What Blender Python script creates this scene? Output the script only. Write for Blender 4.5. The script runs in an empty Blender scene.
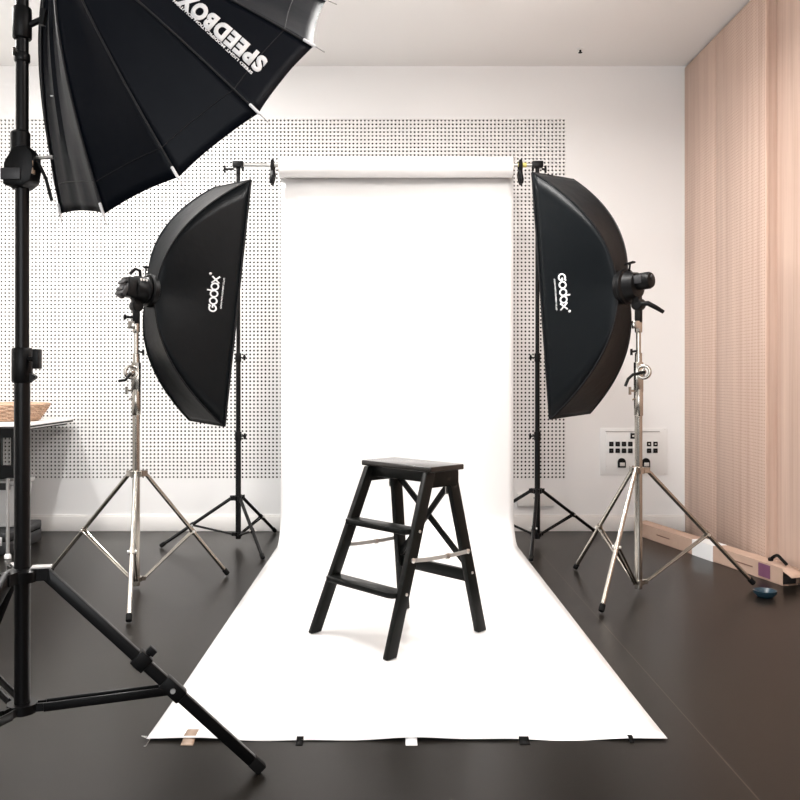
import bpy, bmesh, math, random
from mathutils import Vector as V, Matrix, noise
random.seed(7)
S = bpy.context.scene
COL = S.collection
PI = math.pi
F, H = 850.0, 0.945            # focal length in pixels, camera height
WALL_Y, CEIL, RX, LX, BY = 5.216, 2.853, 1.838, -3.4, -2.6

def G(x, y):                   # floor point seen at photo position
    d = F*H/(y-377.0); return V(((x-385.0)*d/F, d, 0))

# ------------------------------------------------------------------ materials
def mat(name, col, rough=.5, metal=0.0, spec=.5, bump=0, bscale=60, var=0, vscale=8, emit=0, stretch=(1,1,1), sheen=0, trans=0):
    m = bpy.data.materials.new(name); m.use_nodes = True
    nt = m.node_tree; b = nt.nodes['Principled BSDF']
    b.inputs['Base Color'].default_value = (*col, 1); b.inputs['Roughness'].default_value = rough
    b.inputs['Metallic'].default_value = metal; b.inputs['Specular IOR Level'].default_value = spec
    if sheen: b.inputs['Sheen Weight'].default_value = sheen
    if trans: b.inputs['Transmission Weight'].default_value = trans
    tc = nt.nodes.new('ShaderNodeTexCoord'); mp = nt.nodes.new('ShaderNodeMapping')
    mp.inputs['Scale'].default_value = stretch; nt.links.new(tc.outputs['Object'], mp.inputs['Vector'])
    if var:
        n = nt.nodes.new('ShaderNodeTexNoise'); n.inputs['Scale'].default_value = vscale; n.inputs['Detail'].default_value = 5
        r = nt.nodes.new('ShaderNodeMapRange'); r.inputs['To Min'].default_value = 1-var; r.inputs['To Max'].default_value = 1+var
        mx = nt.nodes.new('ShaderNodeMix'); mx.data_type = 'RGBA'; mx.blend_type = 'MULTIPLY'; mx.inputs[0].default_value = 1
        mx.inputs[6].default_value = (*col, 1)
        nt.links.new(mp.outputs[0], n.inputs['Vector']); nt.links.new(n.outputs['Fac'], r.inputs['Value'])
        nt.links.new(r.outputs[0], mx.inputs[7]); nt.links.new(mx.outputs[2], b.inputs['Base Color'])
    if bump:
        n2 = nt.nodes.new('ShaderNodeTexNoise'); n2.inputs['Scale'].default_value = bscale; n2.inputs['Detail'].default_value = 4
        bp = nt.nodes.new('ShaderNodeBump'); bp.inputs['Strength'].default_value = bump; bp.inputs['Distance'].default_value = .01
        nt.links.new(mp.outputs[0], n2.inputs['Vector']); nt.links.new(n2.outputs['Fac'], bp.inputs['Height'])
        nt.links.new(bp.outputs[0], b.inputs['Normal'])
    if emit:
        b.inputs['Emission Color'].default_value = (*col, 1); b.inputs['Emission Strength'].default_value = emit
    return m

M = {
 'wall': mat('wall_paint', (.81,.803,.795), .7, bump=.03, bscale=180),
 'greywall': mat('grey_wall_paint', (.22,.22,.22), .7),
 'ceiling': mat('ceiling_paint', (.85,.842,.832), .8, bump=.03, bscale=150),
 'base': mat('baseboard_paint', (.80,.78,.755), .45),
 'perf': mat('perforated_board', (.81,.80,.785), .6),
 'cavity': mat('panel_cavity_felt', (.012,.012,.012), .95),
 'paper': mat('backdrop_paper', (.79,.782,.775), .17, spec=.45, bump=.015, bscale=5),
 'core': mat('cardboard_core', (.55,.42,.3), .8),
 'blackmetal': mat('black_anodised_metal', (.003,.003,.0033), .32, metal=0, spec=.18),
 'blackplastic': mat('black_plastic', (.003,.003,.0033), .42, spec=.16, var=.2, vscale=40),
 'chrome': mat('nickel_metal', (.40,.375,.335), .2, metal=1, var=.06, vscale=25),
 'steel': mat('steel', (.7,.69,.67), .3, metal=1),
 'silver': mat('silver_plastic', (.7,.69,.67), .4, metal=.4),
 'fabric': mat('softbox_fabric', (.0030,.0042,.0052), .36, spec=.13, bump=.12, bscale=22),
 'ofabric': mat('octabox_fabric', (.0030,.0042,.0072), .46, spec=.10, bump=.10, bscale=14),
 'seam': mat('seam_tape', (.004,.004,.006), .7),
 'piping': mat('edge_piping', (.007,.007,.008), .45, spec=.2),
 'diffuser': mat('diffusion_cloth', (.85,.85,.84), .8),
 'white': mat('white_print', (.86,.86,.86), .6),
 'stool': mat('black_lacquered_wood', (.0030,.0036,.0031), .36, spec=.16, bump=.06, bscale=40, stretch=(1,1,.15)),
 'stooltop': mat('black_lacquered_top', (.012,.010,.0085), .17, spec=.5, bump=.03, bscale=40),
 'strap': mat('grey_webbing', (.36,.35,.33), .5, metal=.3),
 'rubber': mat('rubber', (.004,.004,.004), .8, spec=.15),
 'plate': mat('white_plate', (.80,.80,.79), .4),
 'card': mat('cardboard', (.47,.325,.25), .8, var=.08, vscale=30, stretch=(.3,1,1)),
 'cardin': mat('cardboard_inside', (.20,.13,.1), .9),
 'purple': mat('purple_label', (.17,.06,.12), .6),
 'print': mat('brown_print', (.16,.08,.06), .8),
 'browntape': mat('brown_tape', (.27,.19,.135), .4),
 'blacktape': mat('black_tape', (.004,.004,.004), .8, spec=.1),
 'bluerubber': mat('blue_plastic', (.010,.035,.055), .35),
 'wicker': mat('wicker', (.50,.33,.225), .6, var=.4, vscale=60),
 'tabletop': mat('white_laminate', (.82,.81,.79), .4),
 'bin': mat('frosted_plastic', (.62,.62,.61), .35),
 'darkbox': mat('dark_grey_plastic', (.016,.016,.018), .5),
 'greysteel': mat('grey_paint_metal', (.42,.41,.40), .4, metal=.5),
 'yellow': mat('yellow_tape', (.62,.55,.16), .5),
 'lampwhite': mat('lamp_housing', (.8,.8,.8), .5),
 'lampglow': mat('lamp_diffuser', (1.0,.96,.9), .5, emit=6),
 'fillpane': mat('fill_window_pane', (.9,.95,1.0), .05, emit=1.0),  # pane of the added window, glows as fill
 'frame': mat('fill_window_paint', (.7,.7,.69), .4),
}

def floor_material():
    m = mat('vinyl_floor', (.0090,.0075,.0060), .28, spec=.16, var=.10, vscale=3, bump=.012, bscale=220)
    nt = m.node_tree; b = nt.nodes['Principled BSDF']
    src = b.inputs['Base Color'].links[0].from_socket
    tc = nt.nodes.new('ShaderNodeTexCoord'); sx = nt.nodes.new('ShaderNodeSeparateXYZ'); nt.links.new(tc.outputs['Object'], sx.inputs[0])
    def mth(op, a, bb=None):
        n = nt.nodes.new('ShaderNodeMath'); n.operation = op
        if isinstance(a, float): n.inputs[0].default_value = a
        else: nt.links.new(a, n.inputs[0])
        if bb is not None: n.inputs[1].default_value = bb
        return n.outputs[0]
    u = mth('ABSOLUTE', mth('SUBTRACT', sx.outputs['X'], .836))
    lt = mth('LESS_THAN', u, .0016)
    mx = nt.nodes.new('ShaderNodeMix'); mx.data_type = 'RGBA'; nt.links.new(lt, mx.inputs[0]); nt.links.new(src, mx.inputs[6])
    mx.inputs[7].default_value = (.055,.045,.036,1); nt.links.new(mx.outputs[2], b.inputs['Base Color'])
    return m
M['floor'] = floor_material()

def wood_material(name, dots):
    m = bpy.data.materials.new(name); m.use_nodes = True
    nt = m.node_tree; b = nt.nodes['Principled BSDF']; L = nt.links.new
    b.inputs['Roughness'].default_value = .5; b.inputs['Specular IOR Level'].default_value = .35
    tc = nt.nodes.new('ShaderNodeTexCoord'); mp = nt.nodes.new('ShaderNodeMapping'); L(tc.outputs['Object'], mp.inputs[0])
    mp.inputs['Scale'].default_value = (14, 14, .35)
    n = nt.nodes.new('ShaderNodeTexNoise'); n.inputs['Scale'].default_value = 1.6; n.inputs['Detail'].default_value = 7; n.inputs['Roughness'].default_value = .65
    L(mp.outputs[0], n.inputs['Vector'])
    r = nt.nodes.new('ShaderNodeValToRGB'); r.color_ramp.elements[0].position = .3; r.color_ramp.elements[1].position = .72
    r.color_ramp.elements[0].color = (.46,.315,.25,1); r.color_ramp.elements[1].color = (.63,.475,.39,1)
    L(n.outputs['Fac'], r.inputs[0]); out = r.outputs[0]
    if dots:                                   # rows of tiny acoustic perforations drilled in the veneer
        sx = nt.nodes.new('ShaderNodeSeparateXYZ'); L(tc.outputs['Object'], sx.inputs[0])
        def mth(op, a, bb=None, c=None):
            q = nt.nodes.new('ShaderNodeMath'); q.operation = op
            for i, t in enumerate((a, bb, c)):
                if t is None: continue
                if isinstance(t, (int, float)): q.inputs[i].default_value = t
                else: L(t, q.inputs[i])
            return q.outputs[0]
        P = .0165
        def cell(s): return mth('SUBTRACT', mth('FRACT', mth('DIVIDE', s, P)), .5)
        cy, cz = cell(sx.outputs['Y']), cell(sx.outputs['Z'])
        d = mth('SQRT', mth('ADD', mth('MULTIPLY', cy, cy), mth('MULTIPLY', cz, cz)))
        hole = mth('LESS_THAN', d, .17)
        mx = nt.nodes.new('ShaderNodeMix'); mx.data_type = 'RGBA'; mx.inputs[7].default_value = (.30,.19,.14,1)
        L(hole, mx.inputs[0]); L(out, mx.inputs[6]); out = mx.outputs[2]
    L(out, b.inputs['Base Color'])
    return m
M['wood'] = wood_material('wood_veneer', False)
M['woodacoustic'] = wood_material('perforated_wood_veneer', True)
M['edgehighlight'] = mat('wood_edge_highlight', (.62,.45,.36), .4)  # paler wood tone that carries the painted edge highlight

# ------------------------------------------------------------------ mesh builder
def frame_of(d):
    d = d.normalized(); a = V((0,0,1)) if abs(d.z) < .95 else V((1,0,0))
    x = a.cross(d).normalized(); return x, d.cross(x).normalized()

class MB:
    def __init__(s): s.v = []; s.f = []; s.mi = []; s.cur = 0
    def add(s, vs, fs):
        o = len(s.v); s.v += [V(p) for p in vs]; s.f += [tuple(i+o for i in f) for f in fs]; s.mi += [s.cur]*len(fs); return s
    def box(s, c, size, R=None):
        c = V(c); h = V(size)/2; vs = []
        for z in (-1,1):
            for y in (-1,1):
                for x in (-1,1):
                    p = V((x*h.x, y*h.y, z*h.z)); vs.append(c + (R @ p if R else p))
        return s.add(vs, [(0,2,3,1),(4,5,7,6),(0,1,5,4),(2,6,7,3),(0,4,6,2),(1,3,7,5)])
    def hexa(s, b, t):          # bottom ring, top ring (lists of equal length) closed prism
        n = len(b); return s.add(list(b)+list(t), [tuple(range(n))[::-1], tuple(range(n,2*n))] + [(i,(i+1)%n,(i+1)%n+n,i+n) for i in range(n)])
    def beam(s, p, q, w, d, side=None):   # rectangular bar, w along side vector
        p, q = V(p), V(q); a = (q-p).normalized()
        x = V(side) if side is not None else frame_of(a)[0]
        x = (x - a*x.dot(a)).normalized(); y = a.cross(x)
        ring = lambda c: [c+x*w/2*i+y*d/2*j for i,j in ((-1,-1),(1,-1),(1,1),(-1,1))]
        return s.hexa(ring(p), ring(q))
    def tube(s, pts, r, n=14, closed=False, caps=True):
        pts = [V(p) for p in pts]; k = len(pts); rs = r if isinstance(r,(list,tuple)) else [r]*k
        vs = []; px = None
        for i, p in enumerate(pts):
            if closed: d = pts[(i+1)%k]-pts[i-1]
            else: d = pts[min(i+1,k-1)]-pts[max(i-1,0)]
            d.normalize()
            if px is None: x = frame_of(d)[0]
            else:
                x = px - d*px.dot(d)
                x = x.normalized() if x.length > 1e-6 else frame_of(d)[0]
            px = x; y = d.cross(x)
            vs += [p+(x*math.cos(2*PI*j/n)+y*math.sin(2*PI*j/n))*rs[i] for j in range(n)]
        fs = []
        for i in range(k if closed else k-1):
            a, b = i*n, ((i+1)%k)*n
            fs += [(a+j, a+(j+1)%n, b+(j+1)%n, b+j) for j in range(n)]
        if caps and not closed: fs += [tuple(range(n))[::-1], tuple(range((k-1)*n, k*n))]
        return s.add(vs, fs)
    def lathe(s, prof, o, axis=(0,0,1), n=28, caps=True):    # profile of (radius, height)
        o, a = V(o), V(axis).normalized(); x, y = frame_of(a); vs = []
        for r, h in prof: vs += [o+a*h+(x*math.cos(2*PI*j/n)+y*math.sin(2*PI*j/n))*r for j in range(n)]
        fs = []
        for i in range(len(prof)-1): fs += [(i*n+j, i*n+(j+1)%n, (i+1)*n+(j+1)%n, (i+1)*n+j) for j in range(n)]
        if caps: fs += [tuple(range(n))[::-1], tuple(range((len(prof)-1)*n, len(prof)*n))]
        return s.add(vs, fs)
    def grid(s, fn, nu, nv):
        vs = [fn(i/nu, j/nv) for i in range(nu+1) for j in range(nv+1)]; w = nv+1
        return s.add(vs, [(i*w+j, (i+1)*w+j, (i+1)*w+j+1, i*w+j+1) for i in range(nu) for j in range(nv)])
    def build(s, name, m, parent=None, root=None, bevel=0, solid=0, sharp=35, seg=2, loc=None):
        base = V(root.location) if root is not None else (V(loc) if loc is not None else V((0,0,0)))
        me = bpy.data.meshes.new(name); me.from_pydata([tuple(p-base) for p in s.v], [], s.f)
        ms = m if isinstance(m,(list,tuple)) else [m]
        for q in ms: me.materials.append(q)
        if len(ms) > 1: me.polygons.foreach_set('material_index', s.mi)
        bm = bmesh.new(); bm.from_mesh(me)
        if solid == 0: bmesh.ops.recalc_face_normals(bm, faces=bm.faces)
        if bevel:
            es = [e for e in bm.edges if len(e.link_faces) == 2 and e.calc_face_angle(0) > .6]
            bmesh.ops.bevel(bm, geom=es, offset=bevel, segments=seg, affect='EDGES', profile=.5, clamp_overlap=True)
        bm.to_mesh(me); bm.free()
        for p in me.polygons: p.use_smooth = True
        me.set_sharp_from_angle(angle=math.radians(sharp))
        o = bpy.data.objects.new(name, me); COL.objects.link(o)
        if parent is not None: o.parent = parent
        elif loc is not None: o.location = base
        if solid:
            md = o.modifiers.new('thickness', 'SOLIDIFY'); md.thickness = solid; md.offset = -1
        return o

def thing(name, label, cat, loc, group=None):
    o = bpy.data.objects.new(name, None); COL.objects.link(o); o.location = loc; o.empty_display_size = .1
    o['label'] = label; o['category'] = cat
    if group: o['group'] = group
    return o
def tag(o, label, cat, group=None):
    o['label'] = label; o['category'] = cat
    if group: o['group'] = group
    return o
def struct(o): o['kind'] = 'structure'; return o

def text_mesh(txt, size, bold=0.0, shear=0.0, sx=1.0, spacing=1.0):
    c = bpy.data.curves.new('lettering', 'FONT'); c.body = txt; c.size = size; c.offset = bold; c.shear = shear; c.space_character = spacing
    c.resolution_u = 4
    o = bpy.data.objects.new('lettering', c); COL.objects.link(o)
    bpy.context.view_layer.update()
    me = bpy.data.meshes.new_from_object(o.evaluated_get(bpy.context.evaluated_depsgraph_get()))
    bm = bmesh.new(); bm.from_mesh(me); bmesh.ops.triangulate(bm, faces=bm.faces)
    vs = [V((v.co.x*sx, v.co.y, 0)) for v in bm.verts]; fs = [tuple(v.index for v in f.verts) for f in bm.faces]
    bm.free(); bpy.data.objects.remove(o); bpy.data.curves.remove(c); bpy.data.meshes.remove(me)
    return vs, fs

# ------------------------------------------------------------------ the room
struct(MB().box(((LX+2.2)/2, (WALL_Y+BY)/2, -.05), (2.2-LX+.4, WALL_Y-BY+.6, .1)).build('floor', M['floor']))
struct(MB().box(((LX+2.2)/2, (WALL_Y+BY)/2, CEIL+.05), (2.2-LX+.4, WALL_Y-BY+.6, .1)).build('ceiling', M['ceiling']))
# back wall with the recess that takes the perforated acoustic board
PX0, PX1, PZ0, PZ1 = -3.0, 1.109, .3185, 2.5315
wb = MB(); y0, y1 = WALL_Y, WALL_Y+.16
def slab(m, x0, x1, ya, yb, z0, z1): return m.box(((x0+x1)/2,(ya+yb)/2,(z0+z1)/2),(x1-x0,yb-ya,z1-z0))
slab(wb, LX-.1, PX0, y0, y1, 0, CEIL); slab(wb, PX1, 2.1, y0, y1, 0, CEIL)
slab(wb, PX0, PX1, y0, y1, 0, PZ0); slab(wb, PX0, PX1, y0, y1, PZ1, CEIL)
wall_back = struct(wb.build('wall_back', M['wall']))
def perforated():
    P = .0235; nc = int(round((PX1-PX0)/P)); nr = int(round((PZ1-PZ0)/P)); px = (PX1-PX0)/nc; pz = (PZ1-PZ0)/nr
    r = .0068; T = .010; vs = []; fs = []
    ci = lambda i, j: i*(nr+1)+j
    for i in range(nc+1):
        for j in range(nr+1): vs.append((PX0+i*px, WALL_Y-.0005, PZ0+j*pz))
    for i in range(nc):
        for j in range(nr):
            cx, cz = PX0+(i+.5)*px, PZ0+(j+.5)*pz; o = len(vs)
            for y in (WALL_Y-.0005, WALL_Y+T):
                for k in range(8):
                    a = PI/8+k*PI/4; vs.append((cx+r*math.cos(a), y, cz+r*math.sin(a)))
            c = [ci(i+1,j+1), ci(i,j+1), ci(i,j), ci(i+1,j)]
            # ring verts: 0 (22.5) 1 (67.5) near corner 0; 2,3 near corner 1; 4,5 corner 2; 6,7 corner 3
            for q in range(4):
                a, b = o+2*q, o+2*q+1; nx = o+(2*q+2)%8
                fs.append((c[q], b, a)); fs.append((c[q], c[(q+1)%4], nx, b))
            for k in range(8): fs.append((o+k, o+(k+1)%8, o+8+(k+1)%8, o+8+k))
    me = bpy.data.meshes.new('perforated_panel'); me.from_pydata(vs, [], fs); me.materials.append(M['perf'])
    o = bpy.data.objects.new('perforated_panel', me); COL.objects.link(o); o.parent = wall_back
perforated()
slab(MB(), PX0, PX1, WALL_Y+.035, WALL_Y+.045, PZ0, PZ1).build('panel_backing', M['cavity'], wall_back)
bb = MB(); slab(bb, LX, RX, WALL_Y-.014, WALL_Y, 0, .092); slab(bb, LX, RX, WALL_Y-.009, WALL_Y, .092, .1)
struct(bb.build('baseboard_back', M['base'], bevel=.003))
# right wall: recessed veneer wall and two thicker perforated veneer boards
RW = RX+.052
wr = struct(slab(MB(), RW, RW+.1, BY, WALL_Y, 0, CEIL).build('wall_right', M['wood']))
slab(MB(), RX, RW, 4.722, WALL_Y, .0, CEIL-.012).build('wood_panel', M['woodacoustic'], wr, bevel=.003)
slab(MB(), RX, RW, 4.105, 4.719, .0, CEIL-.012).build('wood_panel', M['woodacoustic'], wr, bevel=.003)
slab(MB(), RX-.004, RX+.010, 4.093, 4.105, .0, CEIL-.012).build('edge_highlight_strip', M['edgehighlight'], wr, bevel=.002)  # pale strip paints the bevel highlight on the board edge
slab(MB(), RX+.010, RW, 4.097, 4.105, .0, CEIL-.012).build('end_board', M['wood'], wr)
struct(slab(MB(), LX-.1, LX, BY, WALL_Y, 0, CEIL).build('wall_left', M['wall']))
# wall behind the camera and a wide glowing window added as fill light
WX0, WX1, WZ0, WZ1 = -2.4, 1.2, .8, 2.4
wf = MB(); ya, yb = BY-.15, BY
slab(wf, LX-.1, WX0, ya, yb, 0, CEIL); slab(wf, WX1, RW+.1, ya, yb, 0, CEIL); slab(wf, WX0, WX1, ya, yb, 0, WZ0); slab(wf, WX0, WX1, ya, yb, WZ1, CEIL)
struct(wf.build('wall_front', M['greywall']))
win = struct(slab(MB(), WX0, WX1, BY-.11, BY-.10, WZ0, WZ1).build('fill_window_1', M['fillpane']))
fr = MB()
for x in (WX0+.03, WX0+1.2, WX0+2.4, WX1-.03): slab(fr, x-.03, x+.03, BY-.10, BY-.05, WZ0, WZ1)
slab(fr, WX0, WX1, BY-.10, BY-.05, WZ0, WZ0+.06); slab(fr, WX0, WX1, BY-.10, BY-.05, WZ1-.06, WZ1)
fr.build('fill_window_frame', M['frame'], win)

# ------------------------------------------------------------------ paper backdrop
BX0, BX1, SY = -.598, .737, 4.872
def backdrop():
    t = thing('paper_backdrop', 'white seamless paper backdrop hanging from its roll and swept across the floor', 'backdrop', (.07, SY-.1, 0))
    R = .17; top = 2.10; prof = [(SY, top - (top-R)*i/12) for i in range(13)]
    prof += [(SY-R+R*math.cos(a), R-R*math.sin(a)) for a in [PI/2*i/10 for i in range(1,11)]]
    y_end = 2.207; n = 46
    prof += [(SY-R-(SY-R-y_end)*i/n, 0) for i in range(1,n+1)]
    nx = 40; K = len(prof)
    def fn(u, v):
        i = int(round(u*(K-1))); y, z = prof[i]; fl = min(1,max(0,(SY-R-y)/(SY-R-y_end))) if z < .01 else 0
        x = BX0-.021*fl+(BX1-BX0+.018*fl)*v
        f = max(0, (2.75-y)/(2.75-y_end)) if z < .01 else 0
        lift = .0022 + f**3*(.0035+.0035*math.sin(x*9+.5)+.002*math.sin(x*23))
        rip = .004*math.sin(x*7+1)*min(1,max(0,(z-.1)/.5)) if z > .1 else 0
        edge = .006*f*math.sin(v*5)
        return V((x, y+rip-edge*.3, z+(lift if z < R else 0)))
    m = MB().grid(fn, K-1, nx)
    m.build('paper_sheet', M['paper'], t, t, solid=.0014)
    rc = V((0, 4.808, 2.131)); r = .0575
    m = MB()
    m.lathe([(.030,0),(r,.001),(r,BX1-BX0-.020),(.030,BX1-BX0-.019)], (BX0+.001, rc.y, rc.z), (1,0,0), 40, caps=False)
    # the tail leaving the back of the roll
    tl = MB().grid(lambda u, v: V((BX0+(BX1-BX0)*v, rc.y+r*math.cos(.0+PI/2*(1-u))+.0062*u, rc.z+r*math.sin(PI/2*(1-u))-.035*max(0,u-.9)*10)), 10, 4)
    roll = m.build('paper_roll', M['paper'], t, t)
    tl.build('paper_tail', M['paper'], roll, t, solid=.001)
    c = MB()
    c.lathe([(.024,-.004),(.030,-.004),(.030,.02),(.024,.02),(.024,-.004)], (BX0, rc.y, rc.z), (1,0,0), 32, caps=False)
    c.lathe([(.024,.004),(.030,.004),(.030,-.02),(.024,-.02),(.024,.004)], (BX1-.017, rc.y, rc.z), (1,0,0), 32, caps=False)
    c.build('cardboard_core', M['core'], roll, t)
backdrop()

def crossbar():
    t = thing('crossbar', 'thin metal crossbar that carries the white paper roll', 'crossbar', (.02, 4.808, 2.144))
    MB().tube([(-.842,4.808,2.144),(.878,4.808,2.144)], .0115, 18).build('tube', M['steel'], t, t)
    MB().tube([(.752,4.808,2.144),(.80,4.808,2.144)], .0135, 18).build('tape_band', M['yellow'], t, t)
    MB().tube([(-.60,4.808,2.144),(-.665,4.808,2.144)], .0135, 18).build('joint_sleeve', M['silver'], t, t)
crossbar()

def spring_clamp(x, flip, label):
    t = thing('spring_clamp', label, 'clamp', (x, 4.79, 2.10), 'clamps on the crossbar')
    m = MB()
    ys = 4.79
    # jaws gripping the bar, two bowed handles hanging down
    for s in (-1, 1):
        m.tube([(x, ys+s*.016, 2.163),(x, ys+s*.021, 2.148),(x, ys+s*.020, 2.125),(x, ys+s*.010, 2.105)], [.009,.011,.012,.012], 10)
    m.build('jaw', M['blackplastic'], t, t)
    for s in (-1, 1):
        MB().tube([(x, ys+s*.008, 2.112),(x+.002*flip, ys+s*.014, 2.085),(x-.004*flip, ys+s*.020, 2.055),(x-.006*flip, ys+s*.018, 2.032)], [.012,.015,.014,.009], 10).build('handle', M['blackplastic'], t, t)
    MB().tube([(x-.014, ys, 2.108),(x+.014, ys, 2.108)], .006, 10).build('pivot_pin', M['steel'], t, t)
spring_clamp(-.632, 1, 'black spring clamp left of the paper roll')
spring_clamp(.762, -1, 'black spring clamp right of the paper roll')

# ------------------------------------------------------------------ tripods
def tripod(name, label, cat, pole, hub_z, ring_z, feet, sections, leg, brace_frac, mats, collars=(), leg_flat=False, double_brace=False, group=None, hub_r=.03, twin_leg=False):
    """pole: (x,y); sections [(z0,z1,r,material)], collars [(z,h,r,knob direction or None)]"""
    bx, by = pole; t = thing(name, label, cat, (bx, by, 0), group)
    mleg, mhub, mfoot = mats
    for z0, z1, r, mm in sections:
        MB().lathe([(r-.002,0),(r,.002),(r,z1-z0-.002),(r-.002,z1-z0)], (bx,by,z0), n=20).build('pole_section', mm, t, t)
    r0 = sections[0][2]
    for z, h, r, kd, mm in collars:
        c = MB().lathe([(r*.9,0),(r,.004),(r,h-.004),(r*.9,h)], (bx,by,z), n=20).build('collar', mm, t, t, bevel=0)
        if kd is not None:
            d = V((math.cos(kd), math.sin(kd), 0)); p = V((bx,by,z+h*.5))
            k = MB().tube([p+d*(r*.8), p+d*(r+.018)], .004, 8)
            k.lathe([(.007,0),(.010,.002),(.010,.012),(.007,.014)], p+d*(r+.014), d, 10)
            k.beam(p+d*(r+.021)+V((0,0,-.017)), p+d*(r+.021)+V((0,0,.017)), .008, .012, side=d)
            k.build('knob', M['blackplastic'], c, t, bevel=.0015)
    # hub
    hb = MB().lathe([(r0+.001,-.014),(hub_r*.8,-.014),(hub_r*.85,.010),(r0+.001,.016)], (bx,by,hub_z), n=24)
    dirs = []
    for ft in feet:
        d = V((ft[0]-bx, ft[1]-by, 0)); L = d.length; d.normalize(); dirs.append((d, L))
        for s in (-1,1):
            sd = d.cross(V((0,0,1)))*s
            hb.beam(V((bx,by,hub_z))+d*(r0)+sd*(leg*.8+.003), V((bx,by,hub_z))+d*(hub_r+.016)+sd*(leg*.8+.003), .005, .026, side=sd)
    hb.build('hub', mhub, t, t)
    rg = MB().lathe([(r0+.001,-.010),(hub_r*.78,-.010),(hub_r*.78,.010),(r0+.001,.010)], (bx,by,ring_z), n=24)
    for d, L in dirs:
        for s in (-1,1):
            sd = d.cross(V((0,0,1)))*s
            rg.beam(V((bx,by,ring_z))+d*r0+sd*(leg*.6+.003), V((bx,by,ring_z))+d*(hub_r+.008)+sd*(leg*.6+.003), .004, .018, side=sd)
    rg.build('lower_ring', mhub, t, t)
    for (d, L), ft in zip(dirs, feet):
        a = V((bx,by,hub_z))+d*(hub_r+.008); b = V((ft[0],ft[1],leg*.9))
        fz = ft[2] if len(ft) > 2 else 0
        b.z += fz
        u = (b-a).normalized(); sd = d.cross(V((0,0,1)))
        lb = MB()
        if leg_flat: lb.beam(a-u*.012, b-u*.03, leg*2, leg*2.5, side=sd)
        else: lb.tube([a-u*.012, b-u*.02], leg, 14)
        lo = lb.build('leg', mleg, t, t, bevel=.003 if leg_flat else 0)
        tip = b - u*.0
        if leg_flat: MB().beam(b-u*.032, b+u*.004, leg*2+.002, leg*2.5+.002, side=sd).build('foot', mfoot, lo, t, bevel=.004)
        else: MB().tube([b-u*.035, b-u*.03, b-u*.004, b], [leg*.9,leg+.0025,leg+.0025,leg*.7], 14).build('foot', mfoot, lo, t)
        j = a+(b-a)*brace_frac; q = V((bx,by,ring_z))+d*(hub_r+.004)
        br = MB()
        if double_brace:
            for s in (-1,1): br.beam(q+sd*s*(leg*.9+.003), j+sd*s*(leg*.9+.003), .004, .020, side=sd)
        else:
            for s in (-1,1): br.tube([q+sd*s*(leg*.55), j+sd*s*(leg*1.0)], leg*.52, 8)
        bo = br.build('brace', mleg, t, t, bevel=.001 if double_brace else 0)
        MB().tube([j-sd*(leg+.009), j+sd*(leg+.009)], .006, 10).build('rivet', M['steel'], bo, t)
        jl = MB()
        if leg_flat:
            jl.beam(j-u*.03, j+u*.03, leg*2+.008, leg*2.5+.008, side=sd)
            jl.build('sleeve', M['blackplastic'], lo, t, bevel=.004)
            k = j-u*.10; jl2 = MB().beam(k-u*.018, k+u*.018, leg*2+.010, leg*2.5+.012, side=sd)
            up = sd.cross(u); up = up if up.z > 0 else -up
            jl2.beam(k, k+up*.030, .014, .014, side=sd); jl2.beam(k+up*.030-u*.010, k+up*.030+u*.012, .018, .016, side=sd); jl2.beam(k, k-up*.022, .016, .02, side=sd)
            jl2.build('clamp', M['blackplastic'], lo, t, bevel=.002)
        else:
            jl.tube([j-u*.014, j+u*.014], leg+.003, 12); jl.build('sleeve', mleg, lo, t)
    return t

bm_, bp_, ch_, st_ = M['blackmetal'], M['blackplastic'], M['chrome'], M['steel']
def pole_bracket(root, x, flip):
    # clamp head at the pole top with the socket that grips the crossbar and a wing screw
    m = MB().box((x, 4.808, 2.146), (.062,.04,.036)); m.tube([(x,4.808,2.08),(x,4.808,2.135)], .012, 14)
    h = m.build('clamp_head', bp_, root, root, bevel=.004)
    e = x-(.070 if flip > 0 else -.040); k = MB().tube([(x-.02*flip,4.78,2.115),(e,4.775,2.112)], .006, 10)
    k.beam((e,4.775,2.092),(e,4.775,2.132), .012,.010)
    k.build('wing_screw', bp_, h, root)
    MB().tube([(x+.026*flip,4.79,2.135),(x+.030*flip,4.79,2.105)], .007, 8).build('set_screw', bp_, h, root)

ls = tripod('backdrop_stand', 'black backdrop stand left of the white paper, behind the left strip softbox', 'stand', (-.830,4.808), .262, .058,
    [G(160,548)[:2], G(263,560)[:2], (-.665,5.16)], [(.03,.62,.0155,bm_),(.62,1.06,.0135,bm_),(1.06,2.10,.0115,bm_)], .0095, .56, (bm_, bm_, M['rubber']),
    [(.585,.05,.019,-.3,bp_),(1.03,.05,.017,-.3,bp_)], group='black backdrop stands')
pole_bracket(ls, -.830, 1)
rs = tripod('backdrop_stand', 'black backdrop stand right of the white paper, behind the right strip softbox', 'stand', (.862,4.808), .300, .055,
    [G(531,562)[:2], (1.275,5.13), (.455,5.085)], [(.03,.62,.0155,bm_),(.62,1.06,.0135,bm_),(1.06,2.10,.0115,bm_)], .0095, .56, (bm_, bm_, M['rubber']),
    [(.585,.05,.019,PI,bp_),(1.03,.05,.017,PI,bp_)], group='black backdrop stands')
pole_bracket(rs, .862, -1)

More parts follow.
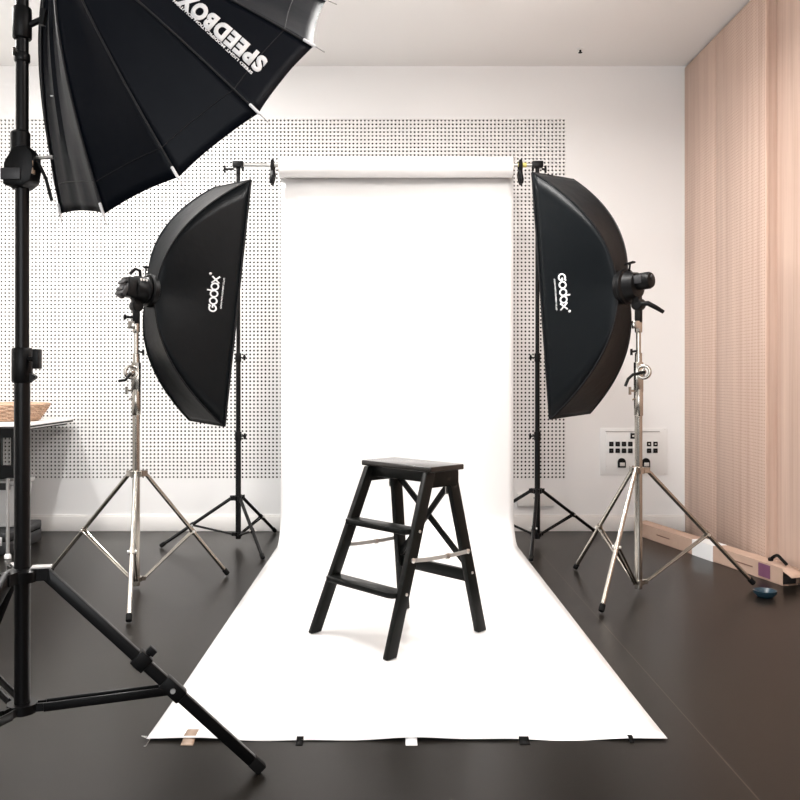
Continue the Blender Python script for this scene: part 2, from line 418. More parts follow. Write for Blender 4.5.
def chrome_stand(label, pole, feet, hub_z, ring_z, flip, top):
    x, y = pole
    t = tripod('light_stand', label, 'stand', pole, hub_z, ring_z, feet,
        [(max(.012,ring_z-.03),.80,.0165,ch_),(.80,1.0,.0135,ch_),(1.0,top-.055,.0105,ch_)], .0095, .56, (ch_, ch_, M['rubber']),
        [(.775,.115,.0195,None,ch_)], group='chrome light stands', hub_r=.032)
    # tilting grip knuckle: two toothed discs, arm, lever handles
    z = .955; k = MB(); ax = V((.35*flip,-.94,0)).normalized(); c = V((x-.018*flip, y-.012, z+.012))
    k.lathe([(.021,-.016),(.031,-.016),(.034,-.012),(.034,-.003),(.030,0),(.034,.003),(.034,.012),(.031,.016),(.021,.016),(.021,-.016)], c, ax, 28, caps=False); k.lathe([(.008,-.022),(.012,-.020),(.012,.020),(.008,.022)], c, ax, 16); k.beam(c-V((0,0,.024)), c+V((0,0,.024)), .012, .012, side=ax)
    k.beam((x,y,z-.075),(x,y,z+.055), .034,.034)
    k = k.build('grip_knuckle', ch_, t, t, bevel=.003)
    h = MB().tube([c-V((0,.02,.01)), c+V((-.018*flip,-.030,-.035)), c+V((-.048*flip,-.030,-.040))] if flip > 0 else
                  [c-V((.0,.02,.0)), c+V((-.055,-.03,-.012)), c+V((-.075,-.03,-.030)), c+V((-.088,-.03,-.062))], .0065, 10)
    h.build('lever', bp_ , k, t)
    h = MB().tube([(x,y,.885),(x-.042,y-.01,.885)], .005, 8); h.beam((x-.040,y-.01,.868),(x-.040,y-.01,.902), .010,.010); h.tube([(x-.0,y,.858),(x-.030,y-.012,.845)], .004, 8)
    h.build('tee_screw', ch_, t, t)
    h = MB().tube([(x,y,1.06),(x+.034*flip,y-.01,1.055)], .005, 8); h.beam((x+.034*flip,y-.01,1.04),(x+.034*flip,y-.01,1.068), .009,.009)
    h.build('wing_screw', bp_, t, t)
    # upper receiver
    rcv = MB().lathe([(.012,0),(.016,.004),(.016,.05),(.012,.054)], (x,y,top-.09), n=16); rcv.box((x-.016,y-.012,top-.055),(.03,.02,.034))
    rcv.build('receiver', ch_, t, t, bevel=.002)
    MB().lathe([(.013,0),(.0155,.003),(.0155,.043),(.013,.046)], (x,y,1.005), n=16).build('collar', ch_, t, t)
    return t
PLx, PLy = -1.112, 3.80
PRx, PRy = 1.108, 3.715
chrome_stand('chrome light stand holding the left strip softbox', (PLx,PLy), [G(49,574)[:2], G(128.7,624)[:2], G(228,576)[:2]], .513, .042, 1, 1.232)
chrome_stand('chrome light stand holding the right strip softbox', (PRx,PRy), [G(575,570)[:2], G(601,614)[:2], (1.650,3.80,.012)], .538, .05, -1, 1.228)

# ------------------------------------------------------------------ strip softboxes and their flash heads
def soft_frame(az, t, roll):
    D = V((math.cos(az)*math.cos(t), math.sin(az)*math.cos(t), -math.sin(t))); W = V((-math.sin(az), math.cos(az), 0)); U = D.cross(W)
    return D, W*math.cos(roll)+U*math.sin(roll), U*math.cos(roll)-W*math.sin(roll)

def godox_strokes():
    """centre lines of the five rounded letters and the dot, x along the word, letter height 1"""
    out = []; r = .5
    arc = lambda cx, a0, a1, n=22, rr=.43, cy=.5: [(cx+rr*math.cos(math.radians(a0+(a1-a0)*i/n)), cy+rr*math.sin(math.radians(a0+(a1-a0)*i/n))) for i in range(n+1)]
    out.append([(.95,1.02),(.80,.86)]+arc(.5, 45, 360, 26)+[(.72,.52),(.55,.5)])       # G
    out.append(arc(1.5, 0, 360))                                                        # o
    out.append(arc(2.5, 0, 360)); out.append([(2.93,.5),(2.95,1.42)])                     # d
    out.append(arc(3.5, 0, 360))                                                        # o
    out.append([(3.95,.98),(4.85,.02)]); out.append([(3.95,.02),(4.85,.98)])            # x
    out.append(arc(5.15, 0, 360, 12, .08, 1.25))                                        # dot
    return out

def ribbon(mb, pts, w, fn):
    n = len(pts); L = []; Rr = []
    for i, p in enumerate(pts):
        a = pts[max(i-1,0)]; b = pts[min(i+1,n-1)]; dx, dy = b[0]-a[0], b[1]-a[1]; l = math.hypot(dx,dy) or 1
        nx, ny = -dy/l*w/2, dx/l*w/2; L.append(fn(p[0]+nx,p[1]+ny)); Rr.append(fn(p[0]-nx,p[1]-ny))
    mb.add(L+Rr, [(i,i+1,n+i+1,n+i) for i in range(n-1)])

def strip_softbox(ring, az, tilt, roll, w, L, d, near, textdir, label):
    ring = V(ring); D, W, U = soft_frame(math.radians(az), math.radians(tilt), math.radians(roll))
    t = thing('strip_softbox', label, 'softbox', ring, 'strip softboxes')
    rr = .062; PW = 2.1
    def rib(sw, su, q):      # sw: -1 camera side, +1 far side; su: +1 top, -1 bottom
        a = rr*.7+(w/2-rr*.7)*q; b = rr*.7+(L/2-rr*.7)*q
        return ring + D*(d*q**PW) + W*(sw*near*a) + U*(su*b)
    cor = [(-1,1),(1,1),(1,-1),(-1,-1)]
    body = MB()
    def panel(c0, c1, sag):
        mid = ring+D*d*.5
        def fn(u, v):
            q = u; p = rib(*c0, q).lerp(rib(*c1, q), v)
            ax = ring+D*d*q**PW
            k = sag*4*v*(1-v)*math.sin(PI*min(1,q*1.0))
            inn = (ax-p); inn = inn.normalized() if inn.length > 1e-5 else inn
            wr = .0025*noise.noise(V((p.x*9, p.y*9, p.z*5)))*math.sin(PI*q)
            return p+inn*k+inn*wr
        return fn
    for i in range(4):
        c0, c1 = cor[i], cor[(i+1)%4]
        body.grid(panel(c0, c1, .022 if c0[0] == c1[0] else .012), 26, 14)
    shell = body.build('fabric_shell', M['fabric'], t, t, solid=.0015, sharp=28)
    for c in cor:
        qs = [i/24 for i in range(25)]
        pts = []
        for q in qs:
            p = rib(*c, q); o = (p-(ring+D*d*q**PW)); o = o.normalized(); pts.append(p+o*.0015)
        MB().tube(pts, .0034, 8).build('rib_seam', M['piping'], t, t)
    rim = MB(); fr = []
    for e in (0, .007):
        fr.append([rib(*c,1)+D*e for c in cor])
    rim.add(fr[0]+fr[1], [(i,(i+1)%4,(i+1)%4+4,i+4) for i in range(4)])
    rim.build('front_rim', M['fabric'], t, t, solid=.002)
    pr = MB()
    for i in range(4): pr.tube([fr[0][i], fr[0][(i+1)%4]], .0032, 8)
    pr.build('rim_piping', M['piping'], t, t)
    MB().add([p-D*.002+(ring+D*d-p).normalized()*.004 for p in fr[0]], [(0,1,2,3)]).build('diffuser', M['diffuser'], t, t, solid=.001)
    # speed ring
    MB().lathe([(.050,-.022),(.070,-.022),(.076,-.016),(.076,.004),(.066,.010),(.050,.010),(.050,-.022)], ring, D, 36, caps=False).build('speed_ring', bp_, t, t)
    # lettering printed on the camera side panel
    A, B = panel((-1,1),(-1,-1),.022), None
    def on_panel(xu, b, off=.0022):
        half = rr*.7+(L/2-rr*.7)*b; a = .5-xu/(2*half)
        p = A(b, a); du = A(min(1,b+.02), a)-A(b-.02, a); dv = A(b, a+.02)-A(b, a-.02); n = du.cross(dv).normalized()
        if n.dot(p-(ring+D*d*.6)) < 0: n = -n
        return p+n*off
    LB = .60; hgt = .036; pitch = .036
    def mp(x, y): return on_panel(textdir[1]+textdir[0]*(x*pitch-2.6*pitch), textdir[2]-y*hgt/LB)
    lg = MB()
    for st in godox_strokes(): ribbon(lg, st, .20, mp)
    lg.build('lettering', M['white'], shell, t, solid=.0006)
    vs, fs = text_mesh('GODOX PHOTO EQUIPMENT CO.,LTD', .0085, .0002, 0, .93)
    wd = max(v.x for v in vs)
    sm = MB().add([on_panel(textdir[1]+textdir[0]*(v.x*.150/wd-.072), textdir[2]+.034-v.y/LB) for v in vs], fs)
    sm.build('small_print', M['white'], shell, t, solid=.0004)
    return D, W, U

DL = strip_softbox((-1.0555,3.84,1.333), 43.0, 5.27, 2.92, .316, 1.159, .357, 1, (1,.030,.865), 'black strip softbox on the left, tilted, its word reading upward')
DR = strip_softbox((1.0514,3.762,1.342), 132.16, 2.71, -3.10, .316, 1.134, .327, -1, (-1,.0,.865), 'black strip softbox on the right, its word reading downward')

def flash_head(ring, D, pole, label, style):
    ring = V(ring); B = -D; side = B.cross(V((0,0,1))).normalized(); up = side.cross(B).normalized()
    t = thing('flash_head', label, 'flash', ring, 'flash heads behind the strip softboxes')
    px, py = pole
    b0 = ring+B*.024
    m = MB()
    if style == 'left':
        m.lathe([(.045,0),(.062,.002),(.064,.012),(.058,.020),(.056,.060),(.050,.066)], b0, B, 30)
        body = m.build('body', bp_, t, t)
        r = MB()
        c = b0+B*.078
        R = Matrix((side, B, up)).transposed()
        r.box(c, (.082,.062,.088), R); r.build('rear_case', bp_, t, t, bevel=.010, seg=3)
        p = MB(); R2 = R @ Matrix.Rotation(math.radians(28), 3, 'X')
        p.box(b0+B*.108-up*.008, (.074,.020,.074), R2); p.box(b0+B*.119+up*.018, (.06,.010,.018), R2); p.box(b0+B*.124-up*.012, (.06,.010,.018), R2); p.box(b0+B*.116-up*.042,(.03,.022,.022),R2)
        p.build('control_panel', M['darkbox'], t, t, bevel=.003)
        h = MB().tube([b0+B*.035+up*.055, b0+B*.04+up*.082, b0+B*.062+up*.086, b0+B*.085+up*.060], .0075, 10); h.build('carry_loop', bp_, t, t)
        k = MB().tube([b0+B*.01+up*.060, b0+B*.012+up*.098], .0035, 8); k.lathe([(.006,0),(.012,.003),(.012,.009),(.006,.012)], b0+B*.012+up*.096, up, 12); k.build('lock_pin', bp_, t, t)
        v = MB()
        for i in range(3): v.box(b0+B*(.026+.013*i)-side*.044+up*.036, (.006,.007,.012), R)
        v.build('vent_slots', M['silver'], body, t)
    else:
        m.lathe([(.045,-.010),(.076,-.012),(.080,-.004),(.080,.004),(.068,.010),(.060,.030),(.056,.052),(.044,.056)], b0, B, 36)
        body = m.build('body', bp_, t, t)
        r = MB(); r.lathe([(.036,.050),(.037,.052),(.037,.108),(.032,.118),(.018,.122)], b0+up*.014, B, 30); r.build('rear_barrel', bp_, t, t)
        R = Matrix((side, B, up)).transposed()
        MB().box(b0+B*.060+side*.028+up*.020, (.020,.062,.036), R).build('control_panel', M['darkbox'], t, t, bevel=.004)
        k = MB().beam(b0+B*.012+up*.060, b0+B*.018+up*.098, .008,.008, side=side); k.beam(b0-B*.004+up*.098, b0+B*.040+up*.104, .022,.008, side=side); k.build('lock_lever', bp_, t, t, bevel=.002)
        MB().lathe([(.010,0),(.012,.002),(.012,.006),(.008,.008)], b0+up*.026+B*.120, B, 14).build('dial', M['darkbox'], t, t)
    # swivel bracket down to the stand spigot, tilt handle
    top = b0+B*.045-up*.050; bot = V((px,py,1.180))
    y = MB().tube([V((px,py,1.183)), V((px,py,1.255))], .0165, 16); y.beam(V((px,py,1.25)), top, .034,.030, side=side); y.lathe([(.02,-.022),(.026,-.020),(.026,.020),(.02,.022)], V((px,py,1.262)), side, 18)
    yo = y.build('swivel_bracket', bp_, t, t, bevel=.002)
    c = V((px,py,1.262))
    if style == 'left':
        k = MB().tube([V((px,py,1.21)), V((px-.042,py-.02,1.212))], .006, 8); k.lathe([(.006,0),(.012,.002),(.012,.012),(.006,.014)], V((px-.038,py-.018,1.212)), V((-1,-.45,0)), 12)
        k.build('tilt_knob', bp_, yo, t)
    else:
        k = MB().tube([c+V((0,-.02,.0)), c+V((.030,-.035,.002)), c+V((.065,-.035,-.016)), c+V((.098,-.035,-.036))], [.010,.011,.010,.008], 12)
        k.build('tilt_handle', bp_, yo, t)
flash_head((-1.0555,3.84,1.333), DL[0], (PLx,PLy), 'black flash head plugged into the left strip softbox', 'left')
flash_head((1.0514,3.762,1.342), DR[0], (PRx,PRy), 'black flash head with tilt handle plugged into the right strip softbox', 'right')

# ------------------------------------------------------------------ big foreground stand with the deep umbrella softbox
FX, FY = -.811, 1.90
big = tripod('light_stand', 'heavy black light stand in the left foreground holding the deep round softbox', 'stand', (FX,FY), .503, .207,
    [(-.296,2.03), (-1.165,2.30), (-.96,1.37)], [(.190,.96,.0172,bm_),(.96,1.395,.0152,bm_),(1.395,1.80,.0138,bm_)],   .0105, .575, (bm_, bm_, M['rubber']),
    [(.932,.078,.0225,None,bp_)], leg_flat=True, double_brace=True, hub_r=.042)
def big_details():
    t = big
    # column lock with its tee knob
    k = MB().tube([(FX+.02,FY-.012,.985),(FX+.034,FY-.016,.985)], .006, 10)
    k.box((FX+.040,FY-.016,.985),(.014,.022,.044)); k.build('tee_knob', bp_, t, t, bevel=.003)
    MB().hexa([V((FX+.018,FY-.01,.934)),V((FX+.018,FY+.01,.934)),V((FX+.018,FY+.01,.955)),V((FX+.018,FY-.01,.955))],
              [V((FX+.032,FY-.006,.942)),V((FX+.032,FY+.006,.942)),V((FX+.032,FY+.006,.947)),V((FX+.032,FY-.006,.947))]).build('lug', bp_, t, t)
    # lever clamp high on the column
    m = MB().lathe([(.017,0),(.021,.004),(.021,.125),(.017,.129)], (FX-.004,FY,1.365), n=20)
    c = m.build('clamp_collar', bp_, t, t)
    b = MB()
    prof = [(-.033,-.028),(.012,-.034),(.030,-.020),(.036,.010),(.034,.040),(.020,.060),(-.010,.056),(-.030,.02)]
    b.hexa([V((FX+x,FY-.030,1.398+z)) for x,z in prof], [V((FX+x,FY+.024,1.398+z)) for x,z in prof])
    b.build('clamp_block', bp_, c, t, bevel=.006)
    MB().box((FX-.012,FY-.032,1.392),(.044,.006,.026)).build('clamp_plate', M['darkbox'], c, t, bevel=.002)
    MB().box((FX+.029,FY-.020,1.408),(.012,.016,.030)).build('clamp_badge', M['browntape'], c, t, bevel=.002)
    MB().tube([(FX+.034,FY-.01,1.432),(FX+.056,FY-.02,1.430),(FX+.078,FY-.022,1.431)], .0042, 10).build('clamp_lever', M['steel'], c, t)
    l = MB().tube([(FX+.040,FY-.015,1.425),(FX+.060,FY-.018,1.385),(FX+.074,FY-.02,1.335)], .004, 8); l.build('clamp_wire', bp_, c, t)
    # collars near the top
    for z, h, r in ((1.648,.020,.017),(1.70,.070,.0205)):
        MB().lathe([(r*.9,0),(r,.003),(r,h-.003),(r*.9,h)], (FX,FY,z), n=18).build('collar', bp_, t, t)
    kk = MB().tube([(FX+.012,FY,1.73),(FX+.050,FY-.004,1.745)], .007, 10); kk.beam((FX+.046,FY-.004,1.73),(FX+.052,FY-.004,1.765), .014,.010)
    kk.build('tee_knob', bp_, t, t)
    s = MB().tube([(FX-.014,FY-.01,1.662),(FX-.008,FY-.022,1.672)], .004, 8); s.build('set_screw', M['steel'], t, t)
    # air hose and cable tidy around the ring
    # bright metal caps of the hub
    hc = MB()
    for a in (.25, 2.15):
        d = V((math.cos(a), math.sin(a), 0)); hc.beam(V((FX,FY,.519))+d*.02, V((FX,FY,.519))+d*.062, .030,.003, side=(0,0,1) if False else d.cross(V((0,0,1))))
    hc.build('hub_cap', M['greysteel'], t, t)
big_details()

def deep_octa():
    C = V((-.5204,2.2061,1.6728)); az, tl = .8983, .6431
    D = V((math.cos(az)*math.cos(tl), math.sin(az)*math.cos(tl), -math.sin(tl))); W = V((-math.sin(az), math.cos(az), 0)); U = D.cross(W)
    R, d, q, ph, N = .4366, .4295, 1.5192, 5.1464, 12
    apex = C-D*d
    t = thing('parabolic_softbox', 'deep round black umbrella softbox with white lettering, upper left foreground', 'softbox', apex)
    S0 = .16
    def rib(k, s):
        a = ph-k*2*PI/N; return C-D*d*(1-s**q)+(W*math.cos(a)+U*math.sin(a))*(R*s)
    def gore(k, s, tt, off=0):
        s = S0+(s-S0)*(1-.011*4*tt*(1-tt)*max(0,(s-.5)/.5))
        p = rib(k,s).lerp(rib(k+1,s), tt)
        am = ph-(k+.5)*2*PI/N; out = (W*math.cos(am)+U*math.sin(am))*.75-D*.66
        sag = 4*tt*(1-tt)*(.008*math.sin(PI*min(1,s))+.0025*s)
        e = 0
        if k in (0, 11, 10): e = .008*noise.noise(V((tt*7+k*3, s*1.6, .3)))*math.sin(PI*tt)
        else: e = .002*noise.noise(V((tt*4+k*5, s*2, .7)))*math.sin(PI*tt)
        return p-out*(sag-e-off)
    sh = MB()
    for k in range(N): sh.grid(lambda u, v, k=k: gore(k, S0+(1-S0)*u, v), 26, 12)
    shell = sh.build('fabric_shell', M['ofabric'], t, t, solid=.0012, sharp=20)
    li = MB()
    for k in range(N): li.grid(lambda u, v, k=k: gore(k, S0+(1-S0)*u*.68, v, -.012), 18, 10)
    li.build('silver_lining', M['silver'], t, t)
    MB().add([rib(k,.72)+D*.0+(C-C)+(apex+D*((rib(k,.72)-apex).dot(D))-rib(k,.72))*.06 for k in range(N)], [tuple(range(N))]).build('diffuser', M['diffuser'], t, t, solid=.001)
    for k in range(N):
        pts = [rib(k, S0+(1-S0)*i/20) for i in range(21)]
        am = ph-k*2*PI/N; o = (W*math.cos(am)+U*math.sin(am))
        MB().tube([p+(o*.7-D*.7)*.0012 for p in pts], .0026, 8).build('rib_seam', M['seam'], t, t)
        u = (rib(k,1)-rib(k,.95)).normalized(); e = rib(k,1)+(o*.7-D*.7)*.004
        rd = MB().tube([e-u*.012, e+u*.030], .0013, 8).build('rib_rod', M['greysteel'], t, t)
        MB().tube([e-u*.026, e-u*.024, e+u*.004, e+u*.006], [.0024,.0036,.0036,.002], 10).build('rod_cap', M['white'], rd, t)
    hem = MB()
    for k in range(N): hem.tube([gore(k,.905,i/10,.0006) for i in range(11)], .0011, 6)
    hem.build('hem_stitch', M['seam'], shell, t)
    MB().lathe([(.045,-.03),(.080,-.03),(.084,-.022),(.084,.060),(.074,.066),(.045,.06),(.045,-.03)], apex+D*.0, D, 36, caps=False).build('speed_ring', bp_, t, t)
    # white lettering on the panel between two ribs
    wd = lambda s: (rib(3,s)-rib(4,s)).length
    def place(x, y, off=.0018):     # x metres from the rim-side end towards the ring, y metres up the letters
        s = .934-x/.735; mid = -.010+(.92-s)*.085
        o = mid+.021-y; return gore(3, s, .5+o/wd(s), off)
    vs, fs = text_mesh('SPEEDBOX', .060, .0036, 0, 1, 1.15)
    w0 = min(v.x for v in vs); w1 = max(v.x for v in vs); h1 = max(v.y for v in vs)
    MB().add([place((v.x-w0)/(w1-w0)*.256, v.y/h1*.0415) for v in vs], fs).build('lettering', M['white'], shell, t, solid=.0005)
    vs, fs = text_mesh('SPEED LIGHT MODIFICATION SOLUTION', .012, .0004)
    w1 = max(v.x for v in vs)
    MB().add([place(.010+v.x/w1*.252, .0475-.012*(v.x/w1)+v.y*.85) for v in vs], fs).build('small_print', M['white'], shell, t, solid=.0004)
    MB().box(gore(0,.62,.3,.003), (.006,.004,.003)).build('care_tag', M['white'], shell, t)
    # flash head behind the ring with its tilting bracket
    B = -D; f = thing('flash_head', 'black flash head at the top of the heavy black stand', 'flash', apex+B*.04)
    side = B.cross(V((0,0,1))).normalized(); up = side.cross(B).normalized()
    b0 = apex+B*.034
    MB().lathe([(.050,0),(.066,.003),(.066,.10),(.060,.108),(.060,.20),(.050,.21)], b0, B, 30).build('body', bp_, f, f)
    MB().box(b0+B*.215, (.085,.03,.085), Matrix((side,B,up)).transposed()).build('control_panel', M['darkbox'], f, f, bevel=.008)
    a = b0+B*.09
    m = MB().tube([(FX,FY,1.795),(FX,FY,1.865)], .017, 16); m.beam((FX,FY,1.86), a-up*.060, .036,.03, side=side); m.beam(a-up*.075, a-up*.055, .05,.06, side=side)
    m.build('swivel_bracket', bp_, f, f, bevel=.003)
deep_octa()

# ------------------------------------------------------------------ step stool
def step_stool():
    O = V((.051,3.145,0)); u = V((.68,-.733,0)); v = V((.733,.68,0)); Z = V((0,0,1)); base = .0046
    P = lambda a, b, z: O+u*a+v*b+Z*(z+base)
    t = thing('step_stool', 'black wooden folding step stool with two treads standing on the white paper', 'stool', O+Z*base)
    TZ = .622; tc = .066
    top = MB(); hw, hd = .185, .0885
    R = Matrix((u, v, Z)).transposed()
    top.box(P(0,tc,TZ-.010), (hw*2,hd*2,.020), R); top.build('top', M['stooltop'], t, t, bevel=.004, seg=3)
    ap = MB()      # aprons under the top, side ones deeper
    for s in (-1,1): ap.hexa([P(s*.166,tc-.080,TZ-.078),P(s*.166,tc+.080,TZ-.078),P(s*.146,tc+.080,TZ-.078),P(s*.146,tc-.080,TZ-.078)],
                             [P(s*.166,tc-.080,TZ-.020),P(s*.166,tc+.080,TZ-.020),P(s*.146,tc+.080,TZ-.020),P(s*.146,tc-.080,TZ-.020)])
    ap.box(P(0,tc-.055,TZ-.040), (.30,.02,.040), R); ap.box(P(0,tc+.060,TZ-.034), (.30,.02,.028), R)
    ap.build('apron', M['stool'], t, t, bevel=.002)
    w, th = .047, .024
    def stile(s, b0, b1, h0, h1, name='leg'):
        # foot at (s*h0, b0, 0), top at (s*h1, b1, TZ-.02); cut level with the floor
        def ring(z, f):
            a = s*(h0+(h1-h0)*f); b = b0+(b1-b0)*f
            return [P(a-th/2,b-w/2,z),P(a+th/2,b-w/2,z),P(a+th/2,b+w/2,z),P(a-th/2,b+w/2,z)]
        return MB().hexa(ring(0,0), ring(TZ-.021,1)).build(name, M['stool'], t, t, bevel=.004)
    FB0, FB1, RB0, RB1 = -.236, .0, .224, .120
    legs = {}
    for s in (-1,1): legs[('f',s)] = stile(s, FB0, FB1, .202, .156)
    for s in (-1,1): legs[('r',s)] = stile(s, RB0, RB1, .203, .146)
    def fr(z): f = z/(TZ-.02); return FB0+(FB1-FB0)*f, .202+(.156-.202)*f
    def rr(z): f = z/(TZ-.02); return RB0+(RB1-RB0)*f, .203+(.146-.203)*f
    for z in (.205, .410):
        b, h = fr(z); hwid = h-.006; dep = .068; c = .026
        out = [(-hwid-.012,-.052+c),(-hwid-.012+c,-.052),(hwid-c*.6,-.052),(hwid-.002,-.052+c),(hwid-.002,dep-.052),(-hwid-.002,dep-.052)] if False else \
              [(-hwid-.004,-.048+c*.3),(-hwid+.006,-.048),(hwid-c,-.048),(hwid-c*.3,-.048+c*.3),(hwid,-.048+c),(hwid,dep-.044),(-hwid,dep-.044),(-hwid,-.022),(-hwid-.004,-.026)]
        m = MB().hexa([P(a, b+y, z-.019) for a, y in out], [P(a, b+y, z) for a, y in out])
        m.build('step', M['stool'], t, t, bevel=.003)
    # rear crossbar and the two crossed braces
    z = .206; b, h = rr(z)
    MB().hexa([P(-h,b-.010,z-.022),P(h,b-.010,z-.022),P(h,b+.010,z-.022),P(-h,b+.010,z-.022)], [P(-h,b-.010,z+.022),P(h,b-.010,z+.022),P(h,b+.010,z+.022),P(-h,b+.010,z+.022)]).build('crossbar', M['stool'], t, t, bevel=.003)
    zt, zb = .555, .238
    for s in (-1,1):
        bt, ht = rr(zt); b2, h2 = rr(zb); o = .006*s
        MB().beam(P(-s*(ht-.006),bt+o,zt), P(s*(h2-.006),b2+o,zb), .022,.011, side=Z).build('brace', M['stool'], t, t, bevel=.002)
    # folding straps and hinge brackets
    for s in (-1,1):
        bf, hf = fr(.308); br, hr = rr(.300)
        a = P(s*hf*1.0+.013*(1 if s>0 else -1), bf+.0, .308); c = P(s*hr+.013*(1 if s>0 else -1), br, .300)
        mid = (a+c)/2-Z*.004+u*.002
        m = MB(); pts = [a, a.lerp(mid,.5)-Z*.002, mid, mid.lerp(c,.5)-Z*.0015, c]
        for p, q in zip(pts[:-1], pts[1:]): m.beam(p, q, .014, .003, side=Z)
        st = m.build('strap', M['strap'], t, t)
        k = pts[2].lerp(pts[3], .3); k2 = pts[2].lerp(pts[3], .75)
        MB().beam(k, k.lerp(k2,.6), .020, .008, side=Z).build('buckle', M['steel'], st, t, bevel=.001)
        for p in (a, c): MB().lathe([(.009,-.003),(.009,.003),(.006,.005)], p, u*s, 12).build('strap_screw', M['steel'], st, t)
        b1, h1 = rr(.545)
        g = MB(); g.box(P(s*(h1)-.013,b1-.015,.540),(.004,.020,.058), R); g.box(P(s*h1-.013,b1-.030,.562),(.004,.050,.014), R)
        g.build('hinge_bracket', M['steel'], t, t)
        for zz in (.199,.402):
            b, h = fr(zz); MB().lathe([(.0055,-.001),(.0055,.0015),(.003,.0025)], P(s*(h+.0125),b+.004,zz), u*s, 12).build('bolt_head', M['steel'], t, t)
        b, h = rr(.21); MB().lathe([(.005,-.001),(.005,.0015),(.003,.0025)], P(s*(h+.0125),b,.22), u*s, 12).build('bolt_head', M['steel'], t, t)
step_stool()

# ------------------------------------------------------------------ tapes and clips along the front edge of the paper
def tape(name, x0, x1, ya, yb, yedge, m, label, cat, zup=.0105, skew=0):
    t = MB(); n = 8; ys = [ya+(yb-ya)*i/n for i in range(n+1)]
    def z(y): 
        if y > yedge+.004: return zup-.0042*min(1,(y-yedge)/.10)
        return max(.0016, zup-(yedge+.004-y)*1.1)
    t.grid(lambda i, j: V((x0+(x1-x0)*j+skew*(i), ys[int(round(i*n))], z(ys[int(round(i*n))]))), n, 2)
    o = t.build(name, m, solid=.0012, loc=((x0+x1)/2,(ya+yb)/2,0)); tag(o, label, cat, 'tapes on the front edge of the paper'); return o
E_ = 2.207
px = lambda x: (x-385)*2.205/F
tape('tape_strip', px(182.5), px(194.5), 2.262, 2.178, E_, M['browntape'], 'brown tape strip on the front edge of the white paper, left end', 'tape', skew=.001)
tape('tape_strip', px(296.5), px(303.5), 2.212, 2.178, E_, M['blacktape'], 'small black tape on the paper edge between the brown tape and the white tab', 'tape')
tape('tape_strip', px(405.5), px(417), 2.235, 2.178, E_, M['white'], 'white tape tab over the middle of the paper front edge', 'tape')
tape('tape_strip', px(519), px(529), 2.212, 2.182, E_, M['blacktape'], 'black tape on the paper edge just right of the white tab', 'tape')
tape('tape_strip', px(629), px(633.5), 2.222, 2.196, E_, M['blacktape'], 'black tape on the paper edge nearest the right front corner', 'tape')
m = MB(); a = G(144,747); m.tube([a+V((0,0,.002)), a+V((.004,0,.002)), a+V((.012,.012,.014)), V((-.632,2.209,.012)), V((-.618,2.207,.0115))], .0011, 8)
tag(m.build('wire_clip', M['steel'], loc=tuple(a)), 'thin metal wire clip at the left front corner of the paper', 'clip')

# ------------------------------------------------------------------ socket panel, small wall plate, ceiling sprinkler
def wx(x): return (x-385)*WALL_Y/F
def wz(y): return H-(y-377)*WALL_Y/F
def socket_panel():
    t = thing('socket_panel', 'white wall panel full of black sockets behind the right chrome stand', 'socket', (wx(635), WALL_Y, wz(452)))
    slab(MB(), wx(600), wx(667), WALL_Y-.006, WALL_Y, wz(475), wz(428)).build('outer_frame', M['plate'], t, t, bevel=.002)
    slab(MB(), wx(605), wx(661), WALL_Y-.012, WALL_Y-.006, wz(471), wz(431.5)).build('face_plate', M['plate'], t, t, bevel=.0015)
    slab(MB(), wx(605), wx(659), WALL_Y-.015, WALL_Y-.010, wz(431.9), wz(431.0)).build('grey_border', M['greysteel'], t, t)  # thin grey border strip along the top of the face plate
    def sock(x, y, w=.027, h=.028, pin=False):
        s = MB(); X, Zc, Y = wx(x), wz(y), WALL_Y-.012
        s.box((X, Y-.003, Zc), (w, .006, h)); so = s.build('socket', M['blackplastic'], t, t, bevel=.002)
        i = MB(); i.box((X, Y-.0065, Zc), (w*.36, .002, h*.3)); i.build('socket_port', M['darkbox'] if not pin else M['silver'], so, t)
    sock(632.4, 435.8, .032, .034, True)
    for y in (443.8, 450.5):
        for x in (610.7, 617.0, 623.3, 629.6): sock(x, y)
        for x in (648.3, 654.7): sock(x, y, pin=(y < 447))
    for x in (621, 645.2):
        X, Zc, Y = wx(x), wz(463), WALL_Y-.012; pr = [(-.024,-.026),(.024,-.026),(.024,.004)]+[(.024*math.cos(a),.008+.024*math.sin(a)) for a in [PI*i/10 for i in range(1,10)]]+[(-.024,.004)]
        m = MB().hexa([V((X+a, Y, Zc+b)) for a, b in pr], [V((X+a, Y-.010, Zc+b)) for a, b in pr]); so = m.build('power_outlet', M['blackplastic'], t, t)
        MB().box((X+.002, Y-.011, Zc-.006), (.030,.003,.022)).build('outlet_flap', M['silver'], so, t, bevel=.001)
    for x, y in ((606.5,433.5),(606,466),(664.5,429.5),(664.5,473.5)):
        MB().lathe([(.003,0),(.003,.002)], (wx(x), WALL_Y-.0055 if x > 662 else WALL_Y-.0115, wz(y)), (0,-1,0), 10).build('screw', M['steel'], t, t)
socket_panel()
t = thing('cable_cover', 'white cable outlet cover low on the wall behind the right backdrop stand', 'socket', (wx(534), WALL_Y, wz(499)))
slab(MB(), wx(517), wx(553), WALL_Y-.02, WALL_Y, wz(506), wz(493)).build('cover', M['base'], t, t, bevel=.004)
MB().box((wx(534.5), WALL_Y-.021, wz(497.5)), (.02,.004,.012)).build('slot', M['greysteel'], t, t)
t = thing('sprinkler_head', 'small dark sprinkler head on the white ceiling near the right wall', 'sprinkler', (1.135,4.94,CEIL))
MB().lathe([(.020,0),(.020,-.004),(.012,-.008)], (1.135,4.94,CEIL), n=18).build('rosette', M['plate'], t, t)
